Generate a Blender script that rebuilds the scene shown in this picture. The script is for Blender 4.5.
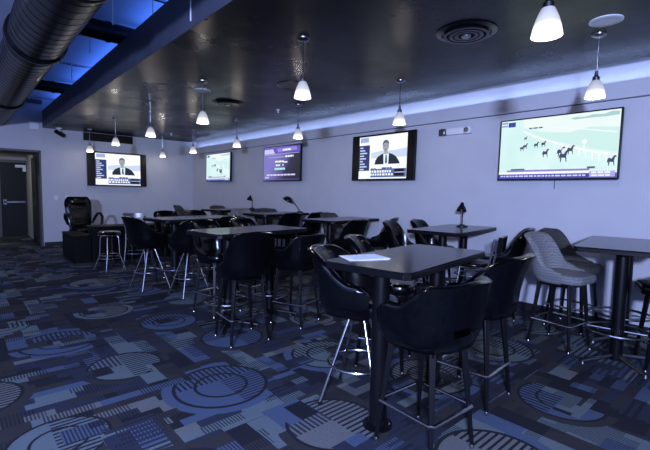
import bpy, bmesh, math, random
from mathutils import Vector, Matrix
random.seed(7)
PI = math.pi
SC = bpy.context.scene
C = SC.collection
for o in list(bpy.data.objects):
    bpy.data.objects.remove(o)

# ------------------------------------------------------------------ camera
F_PX, YAW, PITCH, ROLL = 413.4, 0.728, 0.078, 0.019
fw = Vector((math.sin(YAW)*math.cos(PITCH), math.cos(YAW)*math.cos(PITCH), -math.sin(PITCH)))
rt = Vector((math.cos(YAW), -math.sin(YAW), 0)); up = rt.cross(fw)
r2 = rt*math.cos(ROLL) + up*math.sin(ROLL); u2 = -rt*math.sin(ROLL) + up*math.cos(ROLL)
cd = bpy.data.cameras.new('camera'); cam = bpy.data.objects.new('camera', cd); C.objects.link(cam)
cd.sensor_fit = 'HORIZONTAL'; cd.sensor_width = 36; cd.lens = F_PX/650*36
cd.clip_start = 0.05; cd.clip_end = 100
cam.matrix_world = Matrix(((r2.x, u2.x, -fw.x, 0), (r2.y, u2.y, -fw.y, 0), (r2.z, u2.z, -fw.z, 1.5), (0, 0, 0, 1)))
SC.camera = cam

# ------------------------------------------------------------------ world, light, exposure
w = bpy.data.worlds.new('world'); SC.world = w; w.use_nodes = True
w.node_tree.nodes['Background'].inputs[0].default_value = (0.10, 0.16, 0.5, 1)
w.node_tree.nodes['Background'].inputs[1].default_value = 0.0
SC.view_settings.view_transform = 'Standard'; SC.view_settings.look = 'None'
SC.view_settings.exposure = 0.0; SC.view_settings.gamma = 1.0
try: SC.view_settings.use_curve_mapping = False
except Exception: pass

def area(name, loc, aim, sx, sy, power, color, spread=PI):
    l = bpy.data.lights.new(name, 'AREA'); l.shape = 'RECTANGLE'; l.size = sx; l.size_y = sy
    l.energy = power; l.color = color; l.spread = spread
    o = bpy.data.objects.new(name, l); C.objects.link(o); o.location = loc
    o.rotation_euler = (Vector(aim)-Vector(loc)).to_track_quat('-Z', 'Y').to_euler()
    return o
# stand-in for the camera flash, added farther behind the camera for gentler falloff
area('flash_standin', (-2.3, -1.7, 2.15), (4.5, 6.0, 1.7), 0.35, 0.25, 760, (0.46, 0.56, 1.0))
def flat(name, loc, upward, sx, sy, power, color):
    o = area(name, loc, (loc[0], loc[1]+1, loc[2]), sx, sy, power, color); o.rotation_euler = (PI if upward else 0, 0, 0); return o
# blue tube lights that lie on top of the hung ceiling and wash the structure above it
flat('blue_uplight', (2.3, 4.8, 3.43), True, 0.9, 15.0, 95, (0.09, 0.26, 1.0))
# cove strip in the slot between hung ceiling and right wall
flat('cove_light', (5.65, 4.8, 2.815), True, 0.05, 15.4, 25, (0.40, 0.55, 1.0))
# added overhead fills for the ambient light, behind and left of the photographer
flat('rear_room_fill', (-1.2, 0.4, 3.62), False, 2.6, 3.0, 120, (0.32, 0.46, 1.0))
flat('side_room_fill', (-2.2, 8.0, 3.62), False, 1.6, 4.0, 48, (0.60, 0.64, 1.0))
flat('hall_light', (0.6, 14.2, 2.55), False, 0.9, 0.5, 9, (1.0, 0.97, 0.88))

# ------------------------------------------------------------------ material helpers
class N:
    """small helper to write shader node maths"""
    def __init__(s, name):
        s.m = bpy.data.materials.new(name); s.m.use_nodes = True
        s.t = s.m.node_tree; s.b = s.t.nodes['Principled BSDF']
    def new(s, typ, **kw):
        n = s.t.nodes.new(typ)
        for k, v in kw.items(): setattr(n, k, v)
        return n
    def link(s, a, b): s.t.links.new(a, b)
    def put(s, sock, v):
        if hasattr(v, 'is_output'): s.link(v, sock)
        else: sock.default_value = v
    def math(s, op, a, b=0.0, c=0.0):
        n = s.new('ShaderNodeMath', operation=op)
        s.put(n.inputs[0], a); s.put(n.inputs[1], b)
        if op in ('MULTIPLY_ADD', 'COMPARE'): s.put(n.inputs[2], c)
        return n.outputs[0]
    def mix(s, f, a, b):
        n = s.new('ShaderNodeMix', data_type='RGBA')
        s.put(n.inputs[0], f); s.put(n.inputs[6], a); s.put(n.inputs[7], b)
        return n.outputs[2]
    def obj(s):
        if not hasattr(s, 'tc'): s.tc = s.new('ShaderNodeTexCoord')
        return s.tc.outputs['Object']
    def noise(s, scale, detail=2, rough=0.5, vec=None, out=0):
        n = s.new('ShaderNodeTexNoise'); n.inputs['Scale'].default_value = scale
        n.inputs['Detail'].default_value = detail; n.inputs['Roughness'].default_value = rough
        s.link(vec or s.obj(), n.inputs['Vector']); return n.outputs[out]
    def ramp(s, f, stops, interp='LINEAR'):
        n = s.new('ShaderNodeValToRGB'); n.color_ramp.interpolation = interp
        e = n.color_ramp.elements
        while len(e) < len(stops): e.new(0.5)
        for i, (p, c) in enumerate(stops):
            e[i].position = p; e[i].color = (*c, 1) if len(c) == 3 else c
        s.link(f, n.inputs[0]); return n.outputs[0]
    def bump(s, h, strength=0.2, dist=0.01):
        n = s.new('ShaderNodeBump'); n.inputs['Strength'].default_value = strength
        n.inputs['Distance'].default_value = dist
        s.link(h, n.inputs['Height']); s.link(n.outputs[0], s.b.inputs['Normal'])

def simple(name, col, rough=0.5, metal=0.0, spec=0.5, var=0.15, vs=8, bump=0.0, bs=60, coat=0.0):
    k = N(name)
    c2 = tuple(min(1, x*(1+var)) for x in col); c1 = tuple(x*(1-var) for x in col)
    k.link(k.ramp(k.noise(vs, 3), [(0.3, c1), (0.7, c2)]), k.b.inputs['Base Color'])
    k.b.inputs['Roughness'].default_value = rough; k.b.inputs['Metallic'].default_value = metal
    k.b.inputs['Specular IOR Level'].default_value = spec
    k.b.inputs['Coat Weight'].default_value = coat; k.b.inputs['Coat Roughness'].default_value = 0.16
    if bump: k.bump(k.noise(bs, 3), bump)
    return k.m
def emit(name, col, s):
    k = N(name); k.b.inputs['Base Color'].default_value = (0.004, 0.004, 0.004, 1); k.b.inputs['Specular IOR Level'].default_value = 0.1
    k.b.inputs['Emission Color'].default_value = (*col, 1); k.b.inputs['Emission Strength'].default_value = s
    return k.m

M = {}
M['wall'] = simple('painted_wall', (0.54, 0.55, 0.60), 0.75, var=0.03, vs=3, bump=0.12, bs=120)
M['hall_wall'] = simple('hall_wall_paint', (0.40, 0.40, 0.38), 0.8, var=0.03)
M['jamb'] = simple('jamb_paint', (0.10, 0.10, 0.10), 0.6, var=0.06)
M['seam'] = simple('seam_shadow_gap', (0.10, 0.10, 0.14), 0.8)
M['upper'] = simple('upper_ceiling_paint', (0.48, 0.56, 0.78), 0.8, var=0.06, vs=1.2)
M['base'] = simple('black_vinyl_base', (0.012, 0.012, 0.015), 0.4)
M['duct'] = simple('black_duct_paint', (0.004, 0.0045, 0.006), 0.30, var=0.3, vs=5, bump=0.03, bs=10, spec=0.25)
M['leather'] = simple('black_leather', (0.0016, 0.0018, 0.0025), 0.21, var=0.3, vs=30, bump=0.03, bs=90, spec=0.22, coat=0.22)
M['wood'] = simple('black_wood', (0.003, 0.003, 0.004), 0.38, var=0.2, spec=0.22)
M['tabletop'] = simple('dark_laminate', (0.005, 0.005, 0.007), 0.18, var=0.25, vs=14, bump=0.01, bs=200, spec=0.22)
M['edge'] = simple('table_edge_band', (0.003, 0.003, 0.004), 0.4, spec=0.2)
M['column'] = simple('black_enamel', (0.003, 0.003, 0.004), 0.38, var=0.2, spec=0.22)
M['chrome'] = simple('worn_chrome', (0.42, 0.42, 0.44), 0.24, 1.0, var=0.15, vs=20)
M['dchrome'] = simple('dull_chrome', (0.22, 0.22, 0.24), 0.30, 1.0, var=0.2, vs=20)
M['plastic'] = simple('black_plastic', (0.004, 0.004, 0.005), 0.35, spec=0.3)
M['white'] = simple('white_plastic', (0.75, 0.76, 0.78), 0.5, var=0.03)
M['paper'] = simple('white_paper', (0.85, 0.86, 0.88), 0.8, var=0.02)
M['disc'] = simple('pale_speaker_grille', (0.75, 0.75, 0.78), 0.7, var=0.05)
M['door'] = simple('black_door_paint', (0.005, 0.005, 0.006), 0.5, var=0.2, spec=0.25)
M['booth'] = simple('black_vinyl_panel', (0.0025, 0.0025, 0.003), 0.55, var=0.3, vs=6, bump=0.05, spec=0.12)

# slab underside: black paint, blotchy sheen
k = N('black_ceiling_paint')
k.link(k.ramp(k.noise(1.6, 6, 0.65), [(0.35, (0.0015, 0.002, 0.0035)), (0.7, (0.006, 0.008, 0.014))]), k.b.inputs['Base Color'])
k.link(k.ramp(k.noise(0.9, 5, 0.6), [(0.35, (0.24,)*3), (0.7, (0.42,)*3)]), k.b.inputs['Roughness'])
k.bump(k.noise(3, 2, 0.5), 0.15, 0.02); k.b.inputs['Specular IOR Level'].default_value = 0.12
M['slab'] = k.m
M['slab_side'] = simple('slab_side_paint', (0.050, 0.058, 0.090), 0.6, var=0.2, vs=4)

# patterned fabric
def fabric(name, a, b):
    k = N(name)
    sep = k.new('ShaderNodeSeparateXYZ'); k.link(k.obj(), sep.inputs[0])
    x, y, z = sep.outputs
    t = k.math('ADD', k.math('MULTIPLY', z, 230.0), k.math('MULTIPLY', k.math('PINGPONG', k.math('MULTIPLY', k.math('ADD', x, y), 90.0), 1.0), 3.0))
    s = k.math('GREATER_THAN', k.math('SINE', t), 0.1)
    g = k.mix(s, (*a, 1), (*b, 1))
    k.link(k.mix(k.math('MULTIPLY', k.noise(160, 2), 0.5), g, (a[0]*0.6, a[1]*0.6, a[2]*0.6, 1)), k.b.inputs['Base Color'])
    k.b.inputs['Roughness'].default_value = 0.75; k.bump(k.noise(250, 2), 0.3)
    return k.m
M['grey_fabric'] = fabric('grey_woven_fabric', (0.15, 0.15, 0.155), (0.25, 0.25, 0.26))
M['olive_fabric'] = fabric('dark_woven_fabric', (0.035, 0.034, 0.030), (0.075, 0.073, 0.066))

# carpet
k = N('patterned_carpet')
sep = k.new('ShaderNodeSeparateXYZ'); k.link(k.obj(), sep.inputs[0])
X, Y = sep.outputs[0], sep.outputs[1]
def wn(a, b, off=0.0):
    cb = k.new('ShaderNodeCombineXYZ'); k.put(cb.inputs[0], a); k.put(cb.inputs[1], b); cb.inputs[2].default_value = off
    n = k.new('ShaderNodeTexWhiteNoise', noise_dimensions='3D'); k.link(cb.outputs[0], n.inputs['Vector'])
    return n.outputs['Value']
def patches(x, y, sx, sy, seed):
    ry = k.math('FLOOR', k.math('DIVIDE', y, sy))
    xx = k.math('ADD', k.math('DIVIDE', x, sx), k.math('MULTIPLY', wn(ry, 0.0, seed+5), 0.9))
    return wn(k.math('FLOOR', xx), ry, seed)
def stripes(v, freq, duty=0.5):
    return k.math('GREATER_THAN', k.math('FRACT', k.math('MULTIPLY', v, freq)), duty)
DK, NV, BL, TL, GR, CH = (0.012, 0.013, 0.020), (0.030, 0.036, 0.065), (0.100, 0.140, 0.230), (0.180, 0.225, 0.235), (0.215, 0.215, 0.205), (0.042, 0.039, 0.037)
p1 = patches(X, Y, 0.30, 0.085, 1.0); p2 = patches(Y, X, 0.36, 0.15, 9.0)
c1 = k.ramp(p1, [(0, DK), (0.26, NV), (0.44, BL), (0.60, CH), (0.74, TL), (0.86, NV), (0.94, GR)], 'CONSTANT')
c2 = k.ramp(p2, [(0, CH), (0.35, TL), (0.50, DK), (0.70, BL), (0.82, NV), (0.93, TL)], 'CONSTANT')
sel = k.math('GREATER_THAN', patches(X, Y, 0.55, 0.45, 21.0), 0.55)
bg = k.mix(sel, c1, c2)
# fine stripes over some patches
fs = k.math('MULTIPLY', stripes(X, 48.0), k.math('GREATER_THAN', patches(X, Y, 0.30, 0.085, 3.0), 0.60))
bg = k.mix(k.math('MULTIPLY', fs, 0.8), bg, (*DK, 1))
fs2 = k.math('MULTIPLY', stripes(Y, 20.0), k.math('GREATER_THAN', patches(Y, X, 0.52, 0.31, 13.0), 0.76))
bg = k.mix(fs2, bg, (*NV, 1))
SXc, SYc = 1.04, 0.90
def disks(col, ox, oy, seed, rmin, rvar, keep):
    gy = k.math('FLOOR', k.math('DIVIDE', k.math('ADD', Y, oy), SYc))
    gx = k.math('FLOOR', k.math('ADD', k.math('DIVIDE', k.math('ADD', X, ox), SXc), k.math('MULTIPLY', gy, 0.37)))
    r1, r2_, r3, r4 = wn(gx, gy, seed), wn(gx, gy, seed+1), wn(gx, gy, seed+2), wn(gx, gy, seed+3)
    lx = k.math('MULTIPLY', k.math('SUBTRACT', k.math('FRACT', k.math('ADD', k.math('DIVIDE', k.math('ADD', X, ox), SXc), k.math('MULTIPLY', gy, 0.37))), k.math('ADD', 0.45, k.math('MULTIPLY', r1, 0.1))), SXc)
    ly = k.math('MULTIPLY', k.math('SUBTRACT', k.math('FRACT', k.math('DIVIDE', k.math('ADD', Y, oy), SYc)), k.math('ADD', 0.45, k.math('MULTIPLY', r2_, 0.1))), SYc)
    d = k.math('SQRT', k.math('ADD', k.math('MULTIPLY', lx, lx), k.math('MULTIPLY', ly, ly)))
    R = k.math('ADD', rmin, k.math('MULTIPLY', r3, rvar))
    on = k.math('GREATER_THAN', r4, 1.0-keep)
    flip = k.math('GREATER_THAN', r1, 0.5)
    u = k.math('ADD', k.math('MULTIPLY', lx, flip), k.math('MULTIPLY', ly, k.math('SUBTRACT', 1.0, flip)))
    v = k.math('ADD', k.math('MULTIPLY', ly, flip), k.math('MULTIPLY', lx, k.math('SUBTRACT', 1.0, flip)))
    A = k.ramp(r2_, [(0, TL), (0.4, GR), (0.7, BL)], 'CONSTANT')
    st = k.mix(stripes(u, 24.0, 0.42), (*DK, 1), A)
    half = k.math('GREATER_THAN', v, k.math('MULTIPLY', k.math('SUBTRACT', r3, 0.5), 0.2))
    body = k.mix(half, A, st)
    quad = k.math('MULTIPLY', k.math('GREATER_THAN', u, 0.02), k.math('SUBTRACT', 1.0, half))
    body = k.mix(quad, body, k.mix(k.math('GREATER_THAN', r4, 0.72), A, k.mix(stripes(v, 28.0), (*NV, 1), A)))
    def lt(q): return k.math('MULTIPLY', on, k.math('LESS_THAN', d, k.math('MULTIPLY', R, q)))
    halo = k.math('MULTIPLY', lt(1.30), k.math('LESS_THAN', u, k.math('MULTIPLY', r2_, 0.25)))
    col = k.mix(halo, col, k.ramp(r3, [(0, TL), (0.35, CH), (0.7, BL)], 'CONSTANT'))
    col = k.mix(lt(1.08), col, (*DK, 1))
    col = k.mix(lt(1.0), col, body)
    ring = k.math('MULTIPLY', lt(0.62), k.math('SUBTRACT', 1.0, lt(0.55)))
    col = k.mix(k.math('MULTIPLY', ring, k.math('GREATER_THAN', r1, 0.45)), col, (*DK, 1))
    return col
bg0 = bg
bg = disks(bg, 0.0, 0.35, 31.0, 0.20, 0.15, 0.92)
over = k.math('GREATER_THAN', patches(X, Y, 0.24, 0.17, 51.0), 0.80)
bg = k.mix(over, bg, bg0)
pile = k.math('MULTIPLY_ADD', k.noise(90, 3, 0.8), 1.6, -0.32); wear = k.noise(1.1, 3)
bg2 = k.mix(k.math('MULTIPLY', pile, 0.62), bg, (*DK, 1))
k.link(k.mix(k.math('MULTIPLY', wear, 0.30), bg2, (*CH, 1)), k.b.inputs['Base Color'])
k.b.inputs['Roughness'].default_value = 0.95; k.b.inputs['Specular IOR Level'].default_value = 0.15
k.bump(pile, 0.5, 0.01)
M['carpet'] = k.m

# ------------------------------------------------------------------ mesh helpers
def bx(bm, x0, x1, y0, y1, z0, z1):
    v = [bm.verts.new(p) for p in ((x0,y0,z0),(x1,y0,z0),(x1,y1,z0),(x0,y1,z0),(x0,y0,z1),(x1,y0,z1),(x1,y1,z1),(x0,y1,z1))]
    for f in ((3,2,1,0),(4,5,6,7),(0,1,5,4),(1,2,6,5),(2,3,7,6),(3,0,4,7)): bm.faces.new([v[i] for i in f])
def rod(bm, a, b, ra, rb=None, n=12, rot=0.0):
    rb = ra if rb is None else rb
    a, b = Vector(a), Vector(b); d = (b-a).normalized()
    q = d.to_track_quat('Z', 'Y')
    A = []; B = []
    for i in range(n):
        t = 2*PI*i/n + rot; e = q @ Vector((math.cos(t), math.sin(t), 0))
        A.append(bm.verts.new(a+e*ra)); B.append(bm.verts.new(b+e*rb))
    for i in range(n):
        j = (i+1) % n; bm.faces.new((A[i], A[j], B[j], B[i]))
    bm.faces.new(A[::-1]); bm.faces.new(B)
def path(bm, pts, r, n=8, closed=False):
    pts = [Vector(p) for p in pts]; m = len(pts); rings = []
    prev = None
    for i, p in enumerate(pts):
        if closed: d = pts[(i+1) % m]-pts[i-1]
        else: d = pts[min(i+1, m-1)]-pts[max(i-1, 0)]
        d.normalize()
        if prev is None: ref = Vector((0,0,1)) if abs(d.z) < 0.9 else Vector((1,0,0)); x = d.cross(ref).normalized()
        else: x = (prev-d*prev.dot(d)).normalized()
        prev = x; y = d.cross(x)
        rings.append([bm.verts.new(p+(x*math.cos(2*PI*k_/n)+y*math.sin(2*PI*k_/n))*r) for k_ in range(n)])
    for i in range(m if closed else m-1):
        A, B = rings[i], rings[(i+1) % m]
        for k_ in range(n): bm.faces.new((A[k_], A[(k_+1) % n], B[(k_+1) % n], B[k_]))
    if not closed: bm.faces.new(rings[0][::-1]); bm.faces.new(rings[-1])
def ring(bm, c, R, r, n=40, m=8):
    path(bm, [(c[0]+R*math.cos(2*PI*i/n), c[1]+R*math.sin(2*PI*i/n), c[2]) for i in range(n)], r, m, True)
def lathe(bm, prof, c=(0,0,0), n=32):
    rings = []
    for r, z in prof:
        if r < 1e-5: rings.append([bm.verts.new((c[0], c[1], c[2]+z))])
        else: rings.append([bm.verts.new((c[0]+r*math.cos(2*PI*i/n), c[1]+r*math.sin(2*PI*i/n), c[2]+z)) for i in range(n)])
    for A, B in zip(rings, rings[1:]):
        if len(A) == 1 and len(B) == 1: continue
        for i in range(n):
            j = (i+1) % n
            if len(A) == 1: bm.faces.new((A[0], B[i], B[j]))
            elif len(B) == 1: bm.faces.new((A[i], A[j], B[0]))
            else: bm.faces.new((A[i], A[j], B[j], B[i]))
def prism(bm, poly, z0, z1):
    A = [bm.verts.new((x, y, z0)) for x, y in poly]; B = [bm.verts.new((x, y, z1)) for x, y in poly]
    n = len(poly)
    bm.faces.new(A[::-1]); bm.faces.new(B)
    for i in range(n): bm.faces.new((A[i], A[(i+1) % n], B[(i+1) % n], B[i]))
def rrect(w_, d_, r, n=6, cx=0, cy=0):
    out = []
    for sx, sy, a0 in ((1,1,0),(-1,1,PI/2),(-1,-1,PI),(1,-1,1.5*PI)):
        for i in range(n+1):
            a = a0+PI/2*i/n
            out.append((cx+sx*(w_/2-r)+r*math.cos(a), cy+sy*(d_/2-r)+r*math.sin(a)))
    return out
def obj(name, bm, m, parent=None, smooth=True, bevel=0.0, sub=0, angle=40):
    bmesh.ops.recalc_face_normals(bm, faces=bm.faces)
    me = bpy.data.meshes.new(name); bm.to_mesh(me); bm.free()
    mats = m if isinstance(m, (list, tuple)) else [m]
    for q in mats: me.materials.append(q)
    o = bpy.data.objects.new(name, me); C.objects.link(o)
    if parent: o.parent = parent
    if smooth:
        me.shade_smooth()
        try: me.set_sharp_from_angle(angle=math.radians(angle))
        except Exception: pass
    if bevel:
        b = o.modifiers.new('bevel', 'BEVEL'); b.width = bevel; b.segments = 3; b.limit_method = 'ANGLE'; b.angle_limit = math.radians(35)
    if sub:
        s = o.modifiers.new('sub', 'SUBSURF'); s.levels = sub; s.render_levels = sub
    return o
def B(): return bmesh.new()
def boxo(name, m, parent, *a, bevel=0.0):
    b = B(); bx(b, *a); return obj(name, b, m, parent, bevel=bevel)
def thing(name, label, cat, loc=(0,0,0), rz=0.0, group=None):
    o = bpy.data.objects.new(name, None); C.objects.link(o); o.empty_display_size = 0.1
    o.location = loc; o.rotation_euler = (0, 0, rz); o['label'] = label; o['category'] = cat
    if group: o['group'] = group
    return o
def tag(o, label, cat, group=None):
    o['label'] = label; o['category'] = cat
    if group: o['group'] = group
    return o
def struct(name, bm, m, parent=None, **kw):
    o = obj(name, bm, m, parent, **kw)
    if not parent: o['kind'] = 'structure'
    return o
def sbox(name, m, *a, parent=None, bevel=0.0):
    b = B(); bx(b, *a); return struct(name, b, m, parent, bevel=bevel, smooth=False)
def dup(root, loc, rz, label, group=None):
    r = root.copy(); C.objects.link(r); r.location = loc; r.rotation_euler = (0, 0, rz); r['label'] = label
    if group: r['group'] = group
    for ch in list(root.children):
        c = ch.copy(); C.objects.link(c); c.parent = r
        for g in list(ch.children):
            d = g.copy(); C.objects.link(d); d.parent = c
    return r

# ------------------------------------------------------------------ room shell
XR, YF = 5.60, 12.6
sbox('floor', M['carpet'], -4.2, 5.95, -3.2, 16.2, -0.1, 0.0)
# right wall in three steps: lower wall, fascia, recessed cove back
b = B(); bx(b, XR, 5.95, -3.0, YF, 0.0, 2.60); struct('wall_right', b, M['wall'], smooth=False)
sbox('trim_1', M['wall'], 5.575, 5.95, -3.0, YF, 2.612, 2.80)
sbox('trim_2', M['seam'], 5.610, 5.95, -3.0, YF, 2.600, 2.612)
sbox('wall_cove', M['wall'], 5.73, 5.95, -3.0, YF, 2.80, 3.70)
sbox('baseboard_right', M['base'], 5.585, XR, -3.0, YF, 0.0, 0.10)
# far wall with the hallway opening
b = B(); bx(b, 1.62, 5.95, YF, YF+0.15, 0.0, 3.7); bx(b, -4.2, 0.0, YF, YF+0.15, 0.0, 3.7); bx(b, 0.0, 1.62, YF, YF+0.15, 2.40, 3.7)
struct('wall_far', b, M['wall'], smooth=False)
sbox('baseboard_far', M['base'], 1.635, 5.585, YF-0.015, YF, 0.0, 0.10)
sbox('wall_left', M['wall'], -4.2, -4.0, -3.0, YF, 0.0, 3.7)
sbox('wall_rear', M['wall'], -4.2, 5.95, -3.2, -3.0, 0.0, 3.7)
sbox('ceiling', M['upper'], -4.2, 5.95, -3.2, YF+0.15, 3.70, 3.80)
b = B(); bx(b, 1.675, 5.50, -3.0, YF, 2.99, 3.41)
o = struct('ceiling_hung', b, [M['slab'], M['slab_side']], smooth=False)
for p in o.data.polygons: p.material_index = 0 if p.normal.z < -0.5 else 1
# dark ledge where the far wall meets the upper ceiling
sbox('trim_3', M['slab_side'], -4.0, 1.675, YF-0.06, YF, 3.56, 3.66)
# hallway behind the opening
sbox('wall_hall_right', M['hall_wall'], 1.62, 1.75, YF+0.15, 15.6, 0.0, 2.6)
sbox('wall_hall_left', M['hall_wall'], -0.15, 0.0, YF+0.15, 15.6, 0.0, 2.6)
sbox('wall_hall_end', M['hall_wall'], -0.15, 1.75, 15.6, 15.75, 0.0, 2.6)
sbox('ceiling_hall', M['hall_wall'], -0.15, 1.75, YF+0.15, 15.75, 2.6, 2.7)
# lined opening
b = B(); bx(b, 1.585, 1.62, YF-0.012, 13.75, 0.0, 2.40); bx(b, 0.0, 1.62, YF-0.012, 13.75, 2.37, 2.42)
struct('door_1', b, M['jamb'], smooth=False)
# far hallway door
b = B(); bx(b, 0.98, 1.60, 15.53, 15.58, 0.01, 2.22)
d2 = struct('door_2', b, M['door'], smooth=False)
b = B(); bx(b, 1.04, 1.56, 15.46, 15.49, 1.02, 1.07); bx(b, 1.03, 1.11, 15.46, 15.53, 0.97, 1.12); obj('push_bar', b, M['dchrome'], d2)
b = B(); bx(b, 1.34, 1.60, 15.45, 15.53, 2.08, 2.16); bx(b, 1.52, 1.60, 15.43, 15.53, 1.96, 2.10); obj('door_closer', b, M['white'], d2)
b = B(); bx(b, 0.92, 0.98, 15.52, 15.6, 0.0, 2.30); bx(b, 0.98, 1.62, 15.52, 15.6, 2.22, 2.30); obj('door_frame', b, M['jamb'], d2)
# open black leaf folded against the right jamb
b = B(); bx(b, 1.535, 1.575, 13.0, 13.72, 0.01, 2.28)
d3 = struct('door_3', b, M['door'], smooth=False)
b = B(); rod(b, (1.50, 13.05, 1.05), (1.535, 13.05, 1.05), 0.02); obj('door_handle', b, M['chrome'], d3)
b = B(); bx(b, 1.570, 1.584, 12.66, 12.82, 1.80, 2.12); tag(obj('notice_plate', b, M['plastic']), 'narrow dark notice plate on the jamb of the hallway opening', 'plate')
# wall fittings on the far wall
b = B(); bx(b, 1.40, 1.60, YF-0.05, YF, 2.93, 3.10); t = obj('junction_box', b, M['white'], None, bevel=0.006); tag(t, 'pale square box high on the far wall beside the hung ceiling', 'box')
for x, lb in ((1.915, 'pale light switch plate on the far wall, nearer the hallway'), (2.16, 'pale switch plate on the far wall just above the recliner')):
    t = thing('switch_plate', lb, 'switch', (x, YF, 1.24))
    b = B(); bx(b, -0.04, 0.04, -0.012, 0, -0.06, 0.06); obj('plate', b, M['white'], t, bevel=0.004)
    b = B(); bx(b, -0.014, 0.014, -0.018, -0.010, -0.028, 0.028); obj('rocker', b, M['white'], t)
t = thing('wall_grille', 'long black air grille under the ceiling above the far television', 'grille', (3.19, YF, 2.875))
b = B(); bx(b, -0.62, 0.62, -0.03, 0, -0.105, 0.105); obj('grille_frame', b, M['plastic'], t, bevel=0.004)
b = B()
for i in range(7): bx(b, -0.59, 0.59, -0.045, -0.028, -0.085+i*0.027, -0.077+i*0.027)
obj('louvre', b, M['duct'], t)
# two-head emergency light on the right wall
t = thing('emergency_light', 'white two-head emergency light on the right wall between two televisions', 'emergency light', (XR, 3.37, 2.44), PI/2)
b = B(); prism(b, rrect(0.30, 0.075, 0.02, cy=0.0375), -0.045, 0.045); obj('housing', b, M['white'], t)
for s in (-1, 1):
    b = B(); bx(b, s*0.205-0.055, s*0.205+0.055, 0.0, 0.10, -0.05, 0.05); h = obj('lamp_head', b, M['white'] if s < 0 else M['dchrome'], t, bevel=0.02)
    b = B(); lathe(b, [(0, 0), (0.036, 0), (0.036, 0.012), (0, 0.012)]); l = obj('lens', b, M['chrome'], h); l.rotation_euler = (-PI/2, 0, 0); l.location = (s*0.205, 0.098, 0)
# security camera under the slab near the far wall
t = thing('security_camera', 'small dark dome camera under the hung ceiling by the far wall', 'camera', (1.98, 12.3, 2.99))
b = B(); lathe(b, [(0, 0), (0.07, 0), (0.07, -0.03), (0, -0.03)]); obj('mount', b, M['white'], t)
b = B(); rod(b, (0, 0, -0.02), (0.02, 0, -0.11), 0.018); obj('arm', b, M['white'], t)
b = B(); rod(b, (-0.08, -0.08, -0.10), (0.10, 0.08, -0.17), 0.05, 0.055); obj('camera_body', b, M['plastic'], t)

# ------------------------------------------------------------------ ducts and pipes
t = thing('spiral_duct', 'big black spiral duct running along under the blue ceiling', 'duct', (0.75, 0, 3.2))
R0 = 0.275
b = B(); n = 40; prof = []
y = -3.0
while y < YF:
    prof += [(R0, y), (R0, y+0.155), (R0+0.0035, y+0.160), (R0+0.0035, y+0.166), (R0, y+0.171)]
    y += 0.171
prof = [(r, min(yy, YF)) for r, yy in prof]
lathe(b, [(0, -3.0)] + prof + [(0, YF)], n=n)
d = obj('duct_pipe', b, M['duct'], t, angle=30); d.rotation_euler = (-PI/2, 0, 0)
for yy in (3.6, 5.85, 9.6):
    b = B(); lathe(b, [(R0, yy-0.09), (R0+0.03, yy-0.06), (R0+0.03, yy-0.015), (R0+0.022, yy), (R0+0.03, yy+0.015), (R0+0.03, yy+0.06), (R0, yy+0.09)], n=n)
    d = obj('collar', b, M['duct'], t); d.rotation_euler = (-PI/2, 0, 0)
for yy, r, zz in ((6.05, 0.12, 3.53), (10.15, 0.11, 3.54)):
    b = B(); rod(b, (0.0, yy, zz-3.2), (1.25, yy, zz-3.2), r, n=24)
    for q in (0.45, 0.80): rod(b, (q-0.02, yy, zz-3.2), (q+0.02, yy, zz-3.2), r+0.012, n=24)
    obj('branch_duct', b, M['duct'], t)
for yy, zz, lb in ((4.6, 3.50, 'thin pale conduit crossing above the duct, nearer one'), (8.4, 3.62, 'thin pale conduit crossing above the duct, farther one')):
    b = B(); rod(b, (-4.0, yy, zz), (1.9, yy, zz), 0.018, n=10); tag(obj('conduit', b, M['chrome']), lb, 'pipe')
for x, yy, z0, lb in ((1.668, 3.78, 3.05, 'thin ceiling rod at the slab edge, nearest the camera'), (1.668, 4.75, 3.40, 'thin ceiling rod at the slab edge, second from the camera'),
                  (1.45, 5.44, 3.42, 'thin ceiling rod just before the nearer branch duct'), (1.45, 6.56, 3.36, 'thin ceiling rod just behind the nearer branch duct'), (1.45, 7.78, 3.22, 'thin ceiling rod midway between the two branch ducts')):
    b = B(); rod(b, (x, yy, z0), (x, yy, 3.7), 0.006, n=8); tag(obj('hanger_rod', b, M['white']), lb, 'rod', 'hanger rods above the hung ceiling')

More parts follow.
